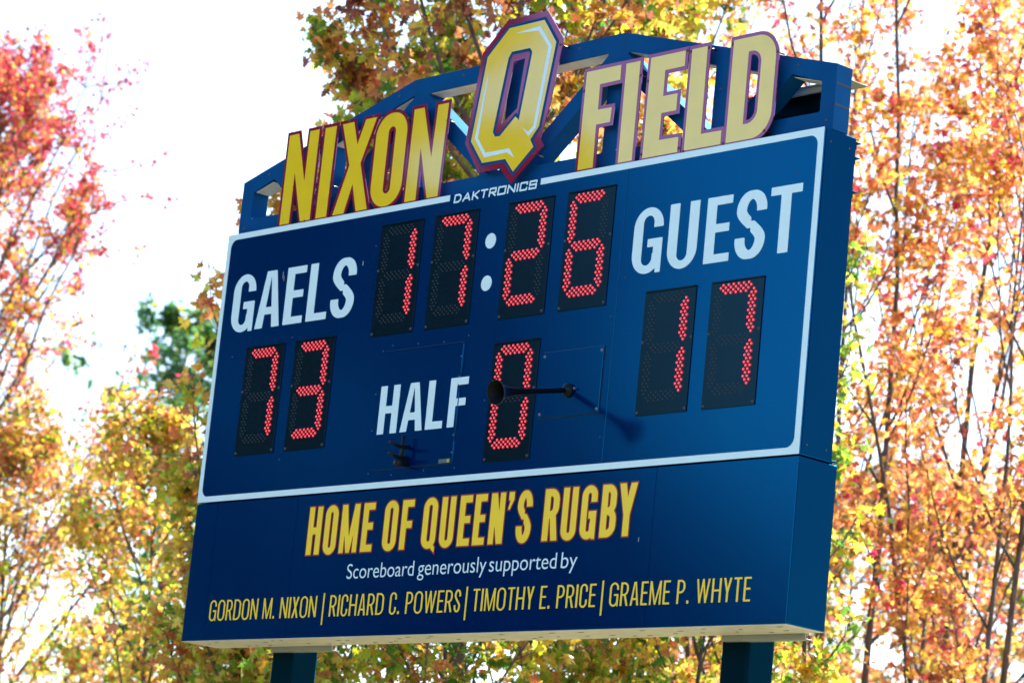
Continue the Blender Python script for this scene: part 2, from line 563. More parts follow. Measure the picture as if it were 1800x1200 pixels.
# upper cabinet: front skin in two sheets with the seam between them, side sheets, back
mb = MB()
mb.box(0, 3.9345, 0, D1, 0, H1, 'blue', 0.002, 1)
mb.box(3.9385, W, 0, D1, 0, H1, 'blue', 0.002, 1)
mb.box(3.9345, 3.9385, 0.004, D1 - .004, 0.003, H1 - .003, 'seam')
cab = mb.build('score_cabinet', board)
mb = MB()
mb.box(0, W, 0.001, D2, -H2, -0.008, 'blue', 0.003, 1)
low = mb.build('sponsor_cabinet', board)
# side skins: folded sheets standing a little proud of the cabinet ends
mb = MB()
mb.box(W + .001, W + .004, 0.012, D1 - .002, 0.006, H1 - .004, 'blue_side', 0.001, 1)
for a, b in ((0.05, 1.80), (0.21, 1.80), (0.05, 0.06), (0.21, 0.06)):
    b2 = bmesh.new()
    bmesh.ops.create_cone(b2, segments=10, radius1=.006, radius2=.005, depth=.004, cap_ends=True)
    bmesh.ops.rotate(b2, verts=b2.verts, matrix=Matrix.Rotation(math.pi / 2, 3, 'Y'))
    bmesh.ops.translate(b2, verts=b2.verts, vec=(W + .006, a, b))
    mb.merge(b2, 'darkscrew')
mb.build('side_sheet', board)
mb = MB()
mb.box(W + .001, W + .004, 0.004, D2 - .002, -H2 + .006, -0.012, 'blue_side', 0.001, 1)
mb.build('side_sheet', board)
# bare metal soffit under the sponsor cabinet, with drain slots and rivets
mb = MB()
mb.box(0.004, W - .002, 0.004, D2 - .003, -H2 - .003, -H2 - .0005, 'galv')
sof = mb.build('soffit', board)
rnd = random.Random(3)
for i in range(44):
    x = 0.15 + i * 0.122 + rnd.uniform(-.03, .03)
    y = rnd.choice((0.07, 0.12, 0.20, 0.24))
    mb = MB()
    mb.box(x, x + rnd.uniform(.02, .045), y, y + .012, -H2 - .0042, -H2 - .0031, 'black')
    mb.build('drain_slot', sof)
# mounting angle under the rear edge of the soffit and rear rails
for k in range(2):
    x0 = (0.50, 4.64)[k]
    mb = MB()
    mb.box(x0 + .08, x0 + .72, D2 + .002, D2 + .010, -H2 - .036, -H2 + .2, 'rear', 0.001, 1)
    mb.box(x0 + .08, x0 + .72, D2 + .012, D2 + .012 + .05, -H2 - .036, -H2 - .030, 'rear', 0.001, 1)
    mb.build('mounting_angle', board)
for z in (H1 - .012, H1 - .10, H1 - .30, 0.02):
    mb = MB()
    mb.box(0.05, W + .0, D1 + .002, D1 + .045, z - .012, z - .006, 'post', 0.001, 1)
    mb.box(0.05, W + .0, D1 + .002, D1 + .008, z - .05, z - .013, 'post', 0.001, 1)
    mb.build('rear_rail', board)

# white outline round the score panel
def rrect(x0, x1, z0, z1, r, n=10):
    P = []
    for cx, cz, a0 in ((x1 - r, z1 - r, 0), (x0 + r, z1 - r, 90), (x0 + r, z0 + r, 180), (x1 - r, z0 + r, 270)):
        for k in range(n + 1):
            a = R(a0 + 90 * k / n)
            P.append((cx + r * math.cos(a), cz + r * math.sin(a)))
    return P
mb = MB()
# one closed band with a gap at the top where the maker's lettering sits
gL, gR, t = 2.313, 3.162, 0.040
inner = rrect(0.040, W - 0.042, 0.040, H1 - t, 0.060)
# inner loop runs counter-clockwise from the right; split it at the gap in the top line
top_r = [p for p in inner if p[1] > 1.0 and p[0] > W / 2]
top_l = [p for p in inner if p[1] > 1.0 and p[0] < W / 2]
bot_l = [p for p in inner if p[1] < 1.0 and p[0] < W / 2]
bot_r = [p for p in inner if p[1] < 1.0 and p[0] > W / 2]
ring = [(gL, H1), (0.001, H1), (0.001, 0.001), (W - .001, 0.001), (W - .001, H1), (gR, H1), (gR, H1 - t)]
ring += list(reversed(top_r)) + list(reversed(bot_r)) + list(reversed(bot_l)) + list(reversed(top_l)) + [(gL, H1 - t)]
mb.loops([ring], -0.0025, -0.0003, 'white')
mb.build('white_outline', board)

# access plates
mb = MB()
mb.box(3.3425, 3.8755, -0.002, -0.0004, 0.3425, 0.7575, 'seam')
mb.box(3.346, 3.872, -0.009, -0.0021, 0.346, 0.754, 'blue', 0.003, 2)
plate = mb.build('access_plate', board)
def studs(name, parent, pts, yb, r, h, m, sides=8):
    for x, z in pts:
        mb = MB()
        mb.dome(x, z, yb, r, h, m, sides)
        mb.build(name, parent)
studs('screw', plate, [(x, z) for x in (3.362, 3.856) for z in (0.372, 0.728)], -0.009, .011, .007, 'screw', 10)
mb = MB()
mb.box(1.839, 2.5965, -0.0015, -0.0004, 0.119, 0.896, 'seam')
mb.box(1.842, 2.594, -0.0045, -0.0016, 0.122, 0.893, 'blue', 0.001, 1)
mb.box(1.846, 2.594, -0.0062, -0.0046, 0.886, 0.890, 'blue_side', 0.0006, 1)
door = mb.build('access_door', board)
for z0, z1 in ((0.135, 0.26), (0.33, 0.57), (0.69, 0.88)):
    mb = MB()
    mb.tube([(2.600, -.003, z0), (2.600, -.003, z1)], .006, 'truss', 8)
    mb.build('hinge', door)
studs('screw', door, [(2.585, z) for z in (0.19, 0.30, 0.62, 0.67, 0.80)], -0.0045, .006, .004, 'screw')
mb = MB()
mb.box(2.470, 2.578, -0.0058, -0.0046, 0.126, 0.152, 'sticker')
mb.box(2.550, 2.570, -0.0066, -0.0059, 0.129, 0.149, 'stickery')
mb.build('sticker', door)
mb = MB()   # lever latch: two bowed bars on an upright
mb.tube([(2.165, -.055, 0.125), (2.165, -.055, 0.310)], .011, 'black', 8)
for z in (0.185, 0.255):
    mb.tube([(2.165, -.16, z), (2.165, -.11, z - .012), (2.165, -.05, z - .016), (2.165, -.004, z - .006)], [.010, .012, .012, .014], 'black', 8)
mb.tube([(2.165, -.10, .135), (2.165, -.004, .140)], .020, 'black', 10)
mb.build('latch', door)
RIV = ((1.81, .90), (1.90, .93), (2.15, .92), (2.40, .91), (2.63, .93), (1.79, .10), (2.02, .08), (2.33, .09), (2.62, .09), (2.10, .31), (1.78, .38), (1.78, .62), (3.90, .93), (3.90, .2), (4.08, 1.68), (3.99, 1.16), (4.9, 1.70), (4.66, 1.12), (5.30, 1.2), (5.35, .9), (1.62, 1.62), (5.33, 1.62), (0.2, 1.0), (0.85, .25), (0.84, 1.08), (2.84, .5))
studs('panel_rivet', board, [p for p in RIV if p[0] <= 3], -0.0004, .0045, .003, 'screw')
studs('panel_rivet', board, [p for p in RIV if p[0] > 3], -0.0004, .0055, .003, 'darkscrew')
# small scuffs in the paint, lower cabinet sheet joints
for x, z, w, h in ((0.66, 1.50, .006, .05), (0.675, 1.48, .004, .04), (1.50, 1.50, .008, .03), (4.30, -0.44, .006, .025), (0.60, 1.36, .004, .03), (5.02, -.70, .004, .012), (1.97, .845, .10, .008)):
    mb = MB()
    mb.box(x, x + w, -0.0012, -0.0004, z, z + h, 'rear')
    mb.build('paint_scuff', board)
for x in (0.237, 1.10, 2.73, 4.40):
    mb = MB()
    mb.box(x, x + .0035, 0.0002, 0.0009, -H2 + .004, -0.012, 'blue_side')
    mb.build('sheet_joint', board)

# ---- digits -----------------------------------------------------------------
def seg_points():
    S = {}
    a = [(.103 + .0400 * k, .719) for k in range(6)] + [(.083 + .0397 * k, .703) for k in range(7)] + [(.104 + .0395 * k, .687) for k in range(6)] + [(.124 + .0397 * k, .671) for k in range(5)]
    S['a'] = a
    S['g'] = [(x, z - .301) for x, z in a]
    S['d'] = [(.120 + .0397 * k, .133) for k in range(5)] + [(.101 + .0398 * k, .117) for k in range(6)] + [(.081 + .0398 * k, .101) for k in range(7)] + [(.101 + .0400 * k, .085) for k in range(6)]
    def vert(x0, ztop, flip):
        P = []
        for r in range(13):
            z = ztop - .02058 * r
            if r == 0: xs = [x0 + .0155 if not flip else x0 + .031]
            elif r == 12: xs = [x0 + .0155 if not flip else x0 + .031]
            elif not flip: xs = [x0, x0 + .031] if r % 2 else [x0 + .0155, x0 + .0465]
            else: xs = [x0 + .0155, x0 + .0465] if r % 2 else [x0, x0 + .031]
            P += [(x, z) for x in xs]
        return P
    S['f'] = vert(.043, .677, False)
    S['e'] = vert(.042, .376, False)
    S['b'] = vert(.3138, .678, True)
    S['c'] = vert(.3138, .376, True)
    return S
SEG = seg_points()
DIG = {'0': 'abcdef', '1': 'bc', '2': 'abged', '3': 'abgcd', '6': 'afgedc', '7': 'abc'}
def digit(ch, x, z, label):
    mb = MB()
    w, h = 0.416, 0.748
    mb.box(x, x + w, -0.007, -0.0004, z, z + h, 'face', 0.0015, 1)
    mb.box(x + .012, x + w - .004, -0.016, -0.0072, z + h - .010, z + h - .002, 'face', 0.001, 1)    # drip lip along the top
    o = mb.build('digit_panel', board)
    o['label'] = label
    for s in 'abcdefg':
        on = s in DIG[ch]
        mb = MB()
        for px, pz in SEG[s]:
            if on: mb.dome(x + px, z + pz, -0.0072, .0108, .007, 'led', 8, 'ledcore', .0052)
            else: mb.dome(x + px, z + pz, -0.0072, .0058, .0045, 'ledoff', 8)
        mb.build('lit_segment' if on else 'unlit_segment', o)
    studs('screw', o, [(x + px, z + pz) for px, pz in ((.016, .018), (w - .016, .020), (.012, .44), (w - .012, .44))], -0.0072, .010, .006, 'darkscrew', 10)
for i, (ch, x) in enumerate(zip('1726', (1.666, 2.198, 2.889, 3.428))):
    digit(ch, x, 1.003, 'black clock digit panel showing a lit red %s' % ch)
for ch, x in zip('73', (0.359, 0.892)):
    digit(ch, x, 0.301, 'black home score digit panel showing a lit red %s' % ch)
digit('0', 2.884, 0.106, 'black digit panel showing a lit red 0 behind the horn')
for ch, x in zip('17', (4.183, 4.719)):
    digit(ch, x, 0.303, 'black guest score digit panel showing a lit red %s' % ch)
for z in (1.525, 1.252):
    mb = MB()
    c = [(2.748 + .049 * math.cos(2 * math.pi * k / 40), z + .0495 * math.sin(2 * math.pi * k / 40)) for k in range(40)]
    mb.loops([c], -0.0025, -0.0003, 'white')
    mb.build('colon_dot', board)

# ---- captions ---------------------------------------------------------------
def caption(name, items, z0, z1, sv, sh, mat, yf=-0.0025, outline=None, res=80, yb=-0.0003):
    mb = MB()
    for ch, x0, x1 in items:
        a, b = (z0, z1)
        if ch in 'OGSCUQ':
            b = z1 + .004 * (z1 - z0) / .39 * (ch != 'U')
            a = z0 - .006 * (z1 - z0) / .39
        if outline:
            put_glyph(mb, ch, x0, x1, a, b, sv, sh, yf, yb, outline[0], outline[1], res)
            put_glyph(mb, ch, x0, x1, a, b, sv, sh, yf - .0012, yf - .0001, mat, 0, res)
        else:
            put_glyph(mb, ch, x0, x1, a, b, sv, sh, yf, yb, mat, 0, res)
    return mb.build(name, board)
caption('team_caption', [('G', .138, .382), ('A', .411, .677), ('E', .717, .919), ('L', .962, 1.174), ('S', 1.208, 1.450)], 1.173, 1.568, .080, .050, 'white')
caption('team_caption', [('G', 4.033, 4.278), ('U', 4.326, 4.567), ('E', 4.630, 4.831), ('S', 4.870, 5.106), ('T', 5.131, 5.371)], 1.169, 1.564, .078, .050, 'white')
caption('period_caption', [('H', 1.838, 2.027), ('A', 2.061, 2.276), ('L', 2.306, 2.467), ('F', 2.514, 2.680)], .350, .664, .063, .048, 'white', yf=-0.0062, yb=-0.0046)
home = [('H', 1.244, 1.377), ('O', 1.413, 1.540), ('M', 1.578, 1.753), ('E', 1.793, 1.903), ('O', 2.004, 2.134), ('F', 2.172, 2.282), ('Q', 2.379, 2.511), ('U', 2.548, 2.676), ('E', 2.718, 2.828), ('E', 2.858, 2.964),
        ('N', 3.002, 3.128), ("'", 3.160, 3.206), ('S', 3.245, 3.374), ('R', 3.480, 3.611), ('U', 3.640, 3.767), ('G', 3.803, 3.932), ('B', 3.972, 4.100), ('Y', 4.114, 4.260)]
caption('slogan', home, -.404, -.091, .050, .044, 'yellow_print', outline=('rust_line', .0085))
WID = dict(G=.56, O=.58, R=.50, D=.56, N=.57, M=.70, I=.115, X=.50, C=.48, H=.55, A=.53, P=.48, W=.80, E=.41, S=.43, T=.46, Y=.48, L=.40)
WID['.'] = .12
def names(txt, x0, x1):
    gp, sp_ = .135, .44
    full = sum(sp_ if c == ' ' else WID[c] for c in txt)
    full += gp * sum(1 for a, b in zip(txt[:-1], txt[1:]) if a != ' ' and b != ' ')
    k = (x1 - x0) / full
    x = x0
    it = []
    for i, c in enumerate(txt):
        if c == ' ':
            x += k * (sp_ - gp); continue
        it.append((c, x, x + WID[c] * k)); x += (WID[c] + gp) * k
    caption('sponsor_name', it, -.811, -.674, .0142, .0108, 'yellow_print', res=56)
names('GORDON M. NIXON', .283, 1.414)
names('RICHARD C. POWERS', 1.548, 2.806)
names('TIMOTHY E. PRICE', 2.918, 3.990)
names('GRAEME P. WHYTE', 4.106, 5.222)
for x in (1.483, 2.858, 4.044):
    mb = MB()
    mb.box(x - .0065, x + .0065, -.0025, -.0003, -.863, -.658, 'yellow_print')
    mb.build('divider_bar', board)

# sponsor line in the built-in humanist font
def text_mesh(name, body, x0, x1, z_base, z_top, ref, mat, offset):
    cu = bpy.data.curves.new(name, 'FONT')
    cu.body = body
    cu.offset = offset
    ob = bpy.data.objects.new(name, cu)
    COL.objects.link(ob)
    dg = bpy.context.evaluated_depsgraph_get()
    me = bpy.data.meshes.new_from_object(ob.evaluated_get(dg))
    COL.objects.unlink(ob)
    bpy.data.objects.remove(ob)
    vs = [v.co.copy() for v in me.vertices]
    ax, bx_ = min(v.x for v in vs), max(v.x for v in vs)
    top = max(v.y for v in vs)
    mb = MB()
    k = mb.mi(mat)
    bv = [mb.bm.verts.new((x0 + (v.x - ax) / (bx_ - ax) * (x1 - x0), -0.0018, z_base + v.y / top * (z_top - z_base))) for v in vs]
    for p in me.polygons:
        try: mb.bm.faces.new([bv[i] for i in p.vertices]).material_index = k
        except ValueError: pass
    return mb.build(name, board)
for word, x0, x1 in (('Scoreboard', 1.685, 2.338), ('generously', 2.376, 3.010), ('supported', 3.037, 3.630), ('by', 3.669, 3.807)):
    text_mesh('sponsor_line', word, x0, x1, -.573, -.478, 'd', 'white', -0.004)

# maker's lettering in the gap of the white outline: square technical strokes
STR = {'D': [[(0, 0), (0, 1), (.7, 1), (1, .75), (1, .25), (.7, 0), (0, 0)]], 'A': [[(0, 0), (.55, 1), (1, 0)], [(.25, .33), (.85, .33)]], 'K': [[(0, 0), (0, 1)], [(1, 1), (.06, .45)], [(.3, .55), (1, 0)]],
       'T': [[(0, 1), (1, 1)], [(.5, 1), (.5, 0)]], 'R': [[(0, 0), (0, 1), (1, 1), (1, .45), (0, .45)], [(.45, .45), (1, 0)]], 'O': [[(0, 0), (0, 1), (1, 1), (1, 0), (0, 0)]],
       'N': [[(0, 0), (0, 1), (1, 0), (1, 1)]], 'I': [[(0, 0), (0, 1)]], 'C': [[(1, .75), (1, 1), (0, 1), (0, 0), (1, 0), (1, .25)]], 'S': [[(1, .8), (1, 1), (0, 1), (0, .52), (1, .52), (1, 0), (0, 0), (0, .2)]]}
def maker(txt, spans, z0, z1, sw):
    mb = MB()
    h = z1 - z0 - sw
    sl = .006
    for c, (x0, x1) in zip(txt, spans):
        w = max(x1 - x0 - sw - sl, .0001)
        segs = []
        for pl in STR[c]:
            P = [(sw / 2 + a * w, sw / 2 + b * h) for a, b in pl]
            segs += list(zip(P[:-1], P[1:]))
        def fn(X, Z, segs=segs):
            X = X - sl * Z / h
            g = np.full(X.shape, 1e9)
            for (ax, az), (bx_, bz) in segs:
                dx, dz = bx_ - ax, bz - az
                l2 = dx * dx + dz * dz
                t = np.clip(((X - ax) * dx + (Z - az) * dz) / l2, 0, 1)
                g = np.minimum(g, np.hypot(X - ax - t * dx, Z - az - t * dz) - sw / 2)
            return g
        ls = contour(fn, 0, x1 - x0, 0, z1 - z0, .0012)
        mb.loops([[(a + x0, b + z0) for a, b in l] for l in ls], -.0025, -.0003, 'white')
    return mb.build('maker_lettering', board)
sp = []
x = 2.352
for c, w in zip('DAKTRONICS', (.075, .082, .070, .073, .073, .083, .080, .018, .076, .078)):
    sp.append((x, x + w)); x += w + .0085
k = (3.130 - 2.352) / (sp[-1][1] - 2.352)
sp = [(2.352 + (a - 2.352) * k, 2.352 + (b - 2.352) * k) for a, b in sp]
maker('DAKTRONICS', sp, 1.815, 1.873, .0115)

# ---- horn -------------------------------------------------------------------
mb = MB()
hx, hz = 3.606, 0.502
tip = Vector((3.606, -0.590, 0.372))
base = Vector((hx, -0.012, hz))
def along(t): return tuple(base.lerp(tip, t))
prof = [(0, .0165), (.35, .0165), (.6, .018), (.75, .024), (.86, .034), (.93, .048), (.98, .066), (1.0, .074)]
mb.tube([along(t) for t, r in prof], [r for t, r in prof], 'horn', 24, cap=False)
prof2 = [(1.0, .071), (.975, .062), (.92, .044), (.85, .030), (.74, .020), (.6, .014), (.59, .0005)]
mb.tube([along(t) for t, r in prof2], [r for t, r in prof2], 'bell', 24, cap=False)
mb.tube([along(.992), along(.998), along(1.004)], [.0735, .0762, .0755], 'rim', 24, cap=False)
horn = mb.build('horn', board)
mb = MB()
mb.tube([(hx, -.0095, hz), (hx, -.024, hz - .003), (hx, -.036, hz - .007), (hx, -.05, hz - .011)], [.045, .044, .036, .020], 'horn', 24)
mb.build('mounting_flange', horn)
mb = MB()
mb.tube([(hx + .062, -.009, hz + .006), (hx + .062, -.034, hz + .004)], .007, 'screw', 8)
mb.build('screw', horn)

# ---- truss over the panel ---------------------------------------------------
TY0, TY1 = 0.060, 0.190
mb = MB()
zb = H1 + .002
outer = [(0.02, zb), (5.503, zb), (5.503, 2.264), (3.733, 2.742), (1.767, 2.742), (0.02, 2.264)]
ch_t, bt = 0.113, 1.992
posts = [(.02, .142), (.850, .962), (1.787, 1.905), (2.695, 2.805), (3.620, 3.737), (4.538, 4.650), (5.395, 5.503)]
def ztop(x):
    if x < 1.767: z = 2.264 + (x - .02) / (1.747) * .478
    elif x > 3.733: z = 2.264 + (5.503 - x) / (1.770) * .478
    else: z = 2.742
    return z - (0.117 if x < 1.767 or x > 3.733 else .112)
holes = []
dirs = ['dn', 'up', 'dn', 'up', 'dn', 'up']   # dn: brace falls to the right
for i in range(6):
    xl, xr = posts[i][1], posts[i + 1][0]
    if i == 1: dd = 'up'
    else: dd = dirs[i]
    zl, zr = ztop(xl), ztop(xr)
    def top(x): return ztop(x)
    kn = [x for x in (1.767, 3.733) if xl < x < xr]
    bw = 0.145
    if dd == 'dn':
        # brace: from upper left corner to lower right corner
        zt = zl
        run = xr - xl
        th = math.atan2(zt - bt, run)
        v = .110 / math.cos(th)
        hz_ = .110 / math.sin(th)
        if i == 0:
            # steep brace hugging the second post
            holes.append([(xl, bt), (.665, bt), (.36, 2.252), (xl, zl)])
            holes.append([(xr, bt + .004), (xr, top(xr)), (.505, top(.505))])
            continue
        holes.append([(xl, bt), (xr - hz_, bt), (xl, zt - v)])
        P = [(xr, bt), (xr, top(xr))] + [(x, top(x)) for x in reversed(kn)] + [(xl, zt)]
        holes.append(P)
    else:
        zt = zr
        run = xr - xl
        th = math.atan2(zt - bt, run)
        v = .110 / math.cos(th)
        hz_ = .110 / math.sin(th)
        if i == 5:
            holes.append([(xr, bt), (4.835, bt), (5.155, 2.255), (xr, zr)])
            holes.append([(xl, bt + .004), (5.01, top(5.01)), (xl, top(xl))])
            continue
        holes.append([(xr, bt), (xr, zt - v), (xl + hz_, bt)])
        P = [(xl, bt), (xr, zt)] + [(x, top(x)) for x in reversed(kn)] + [(xl, top(xl))]
        holes.append(P)
def soften(P, r=.016, n=3):
    out = []
    m = len(P)
    for i in range(m):
        a, b, c = Vector(P[i - 1]), Vector(P[i]), Vector(P[(i + 1) % m])
        u, v = (a - b).normalized(), (c - b).normalized()
        ang = u.angle(v)
        d = min(r / math.tan(ang / 2), (a - b).length * .3, (c - b).length * .3) if ang > .3 else .01
        p0, p1 = b + u * d, b + v * d
        for k in range(n + 1):
            t = k / n
            q = p0.lerp(b, t).lerp(b.lerp(p1, t), t)
            out.append((q.x, q.y))
    return out
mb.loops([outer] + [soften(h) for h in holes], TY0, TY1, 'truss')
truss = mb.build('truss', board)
UND = [(.16, .345), (.52, .84), (.98, 1.765), (1.925, 2.675), (2.825, 3.60), (3.757, 4.52), (4.67, 4.995), (5.17, 5.38)]
for x0, x1 in UND:
    z0, z1 = ztop(x0), ztop(x1)
    mb = MB()
    mb.loops([[(x0, z0 - .0035), (x1, z1 - .0035), (x1, z1 - .0008), (x0, z0 - .0008)]], TY0 + .010, TY1 - .006, 'galv')
    mb.build('underside_strip', truss)
bv = truss.modifiers.new('edge_round', 'BEVEL')
bv.width = .006
bv.segments = 2
bv.limit_method = 'ANGLE'
# grooves where the tubes of the end post are welded
for bx_ in [(5.5032, 5.5045, TY0 + .003, TY1 - .003, z - .006, z + .006) for z in (2.150, 2.025)] + [(5.40, 5.500, TY0 - .0008, TY0 - .0001, 2.020, 2.0225)] + \
        [(x - .0015, x + .0015, TY0 - .0008, TY0 - .0001, 2.63, 2.735) for x in (1.770, 3.730)]:
    mb = MB()
    mb.box(*bx_, 'seam')
    mb.build('weld_seam', truss)
# dark bolt heads and plugged holes on the front of the truss
for x, z in ((3.33, 2.702), (2.25, 2.70), (1.62, 2.655), (0.30, 2.29), (5.20, 2.30), (0.08, 1.93), (1.20, 1.935), (5.45, 1.935), (4.59, 2.25), (2.75, 2.70)):
    mb = MB()
    mb.dome(x, z, TY0 - .0003, .010, .005, 'darkscrew', 10)
    mb.build('truss_bolt', truss)
# cap plate and stringer behind the truss
for x0, x1 in ((0.50, 1.30), (4.62, 5.44)):
    mb = MB()
    mb.box(x0, x1, TY1 + .03, 0.400, 2.225, 2.231, 'rear', .001, 1)
    mb.box(x0, x1 - .10, TY1 + .05, TY1 + .056, 2.19, 2.224, 'rear', .001, 1)
    mb.build('rear_cap', board)
    mb = MB()
    mb.box(x0 - .05, x1 - .23, D1 + .06, D1 + .075, 1.72, 2.22, 'post', .001, 1)
    mb.build('rear_panel', board)

# ---- posts ------------------------------------------------------------------
for x0 in (0.574, 4.712):
    mb = MB()
    y0, y1, w = 0.36, 0.583, 0.214
    x0 -= .03
    mb.box(x0, x0 + w, y0, y1, -Z0 - .3, 2.19, 'post', .018, 3)
    p = mb.build('support_post', board)

# ---- cut-out letters ---------------------------------------------------------
LY = -0.004
def bolts_on(o, bolts, y):
    for x, z in bolts:              # round head in front, stand-off pin back to the truss
        mb = MB()
        mb.dome(x, z, y, .010, .007, 'redbolt', 8)
        mb.tube([(x, y - .001, z), (x, TY0, z)], .006, 'redbolt', 6)
        mb.build('bolt', o)
def sign_letter(loops_yellow, plate_loops, bolts, dy=0.0, kind='sign_letter'):
    mb = MB()
    mb.loops([[(x, max(z, H1 + .0025)) for x, z in l] for l in plate_loops], LY + .0025 + dy, LY + .0075 + dy, 'maroon')
    o = mb.build('sign_letter', board)
    mb = MB()
    mb.loops(loops_yellow, LY + .0008 + dy, LY + .0023 + dy, 'yellow')
    mb.build('letter_face', o)
    bolts_on(o, bolts, LY + .0023 + dy)
    return o
BZ = 1.884
def poly_letter(P, bolts, dy=0.0):
    return sign_letter([P], [offset_poly(P, .023)], bolts, dy)
poly_letter([(.560, BZ), (.661, BZ), (.663, 2.244), (.781, BZ), (.884, BZ), (.884, 2.515), (.784, 2.515), (.780, 2.159), (.664, 2.515), (.563, 2.515)], [(.552, 2.35), (.895, 2.40), (.83, 1.881)], 0)
poly_letter([(.946, BZ), (1.058, BZ), (1.067, 2.513), (.950, 2.513)], [(.940, 2.3), (1.07, 2.1)], .0004)
poly_letter([(1.126, BZ), (1.240, BZ), (1.304, 2.080), (1.369, BZ), (1.482, BZ), (1.363, 2.214), (1.486, 2.513), (1.375, 2.513), (1.309, 2.347), (1.250, 2.513), (1.133, 2.513), (1.249, 2.213)], [(1.20, 2.524), (1.45, 2.524)], .0)
oo = lambda X, Z: f_rbox(X, Z, 1.499, 1.813, BZ - .002, 2.518, .150)
oi = lambda X, Z: f_rbox(X, Z, 1.6245, 1.698, 1.968, 2.424, .0365)
sign_letter(contour(lambda X, Z: np.maximum(oo(X, Z), -oi(X, Z)), 1.49, 1.82, 1.88, 2.52, .006),
            contour(lambda X, Z: np.maximum(oo(X, Z) - .023, -oi(X, Z) - .023), 1.46, 1.85, 1.85, 2.55, .006), [(1.812, 2.46), (1.53, 1.92)], .0006)
poly_letter([(1.861, BZ), (1.970, BZ), (1.970, 2.236), (2.082, BZ), (2.187, BZ), (2.206, 2.505), (2.103, 2.505), (2.086, 2.153), (1.965, 2.508), (1.868, 2.508)], [(2.209, 2.386), (1.857, 2.44)], 0)
poly_letter([(3.485, BZ), (3.618, BZ), (3.613, 2.156), (3.733, 2.156), (3.739, 2.248), (3.617, 2.250), (3.615, 2.412), (3.790, 2.414), (3.788, 2.509), (3.488, 2.509)], [(3.475, 2.391)], 0)
poly_letter([(3.836, BZ), (3.955, BZ), (3.953, 2.508), (3.833, 2.508)], [(3.964, 2.415)], .0006)
poly_letter([(4.044, BZ), (4.337, BZ), (4.336, 1.977), (4.174, 1.980), (4.174, 2.147), (4.297, 2.147), (4.297, 2.252), (4.176, 2.252), (4.174, 2.414), (4.336, 2.415), (4.335, 2.511), (4.044, 2.511)], [(4.346, 2.51), (4.034, 2.369), (4.033, 1.911), (4.346, 1.907)], 0)
poly_letter([(4.391, BZ), (4.689, BZ), (4.688, 1.967), (4.521, 1.969), (4.516, 2.509), (4.389, 2.509)], [(4.378, 2.498), (4.526, 2.498), (4.388, 1.882)], 0)
do = lambda X, Z: np.maximum(f_rbox(X, Z, 4.2, 5.077, BZ, 2.509, .150), 4.729 - X)
di = lambda X, Z: np.maximum(f_rbox(X, Z, 4.4, 4.963, 1.979, 2.421, .078), 4.856 - X)
sign_letter(contour(lambda X, Z: np.maximum(do(X, Z), -di(X, Z)), 4.72, 5.08, 1.88, 2.51, .006),
            contour(lambda X, Z: np.maximum(do(X, Z) - .023, -di(X, Z) - .023), 4.69, 5.11, 1.85, 2.54, .006), [(5.084, 2.384), (5.030, 1.917), (4.716, 2.487), (4.708, 1.886)], .0006)

# emblem letter in the middle: maroon plate, blue key line, gold face, white inlines
Qo = [(2.719, 2.973), (3.085, 2.972), (3.257, 2.762), (3.193, 2.359), (3.130, 2.133), (3.165, 2.084), (2.897, 1.872), (2.782, 1.986), (2.577, 1.984), (2.421, 2.197), (2.502, 2.786)]
Qh = [(2.813, 2.680), (2.914, 2.687), (2.886, 2.365), (2.748, 2.276)]
Qg = [(2.742, 2.913), (3.064, 2.914), (3.194, 2.748), (3.109, 2.214), (3.040, 2.138), (3.076, 2.087), (2.908, 1.949), (2.824, 2.042), (2.607, 2.045), (2.478, 2.204), (2.557, 2.751)]
Qc = [(2.785, 2.750), (2.954, 2.748), (2.979, 2.719), (2.915, 2.282), (2.880, 2.311), (2.750, 2.201), (2.704, 2.204), (2.679, 2.236), (2.759, 2.714)]
h1 = [(2.808, 2.869), (3.020, 2.851), (3.127, 2.728), (3.059, 2.226), (3.016, 2.191), (2.958, 2.228), (3.020, 2.163), (3.083, 2.208), (3.160, 2.726), (3.034, 2.879)]
h2 = [(2.579, 2.634), (2.513, 2.217), (2.623, 2.078), (2.835, 2.083), (2.908, 2.038), (2.853, 2.107), (2.630, 2.108), (2.543, 2.215), (2.583, 2.600)]
QY = -0.014
mb = MB()
mb.loops([Qo, Qh], QY, QY + .006, 'maroon')
q = mb.build('emblem_letter', board)
mb = MB()
mb.loops([offset_poly(Qg, .020), offset_poly(Qc, -.020)], QY - .0012, QY - .0002, 'truss')
mb.build('key_line', q)
mb = MB()
mb.loops([Qg, Qc], QY - .0026, QY - .0014, 'yellow')
mb.build('letter_face', q)
for hl in (h1, h2):
    mb = MB()
    mb.loops([hl], QY - .004, QY - .0028, 'white')
    mb.build('inline_stripe', q)
bolts_on(q, ((3.232, 2.725), (2.517, 2.731), (2.592, 2.002), (3.088, 2.040)), QY - .0003)

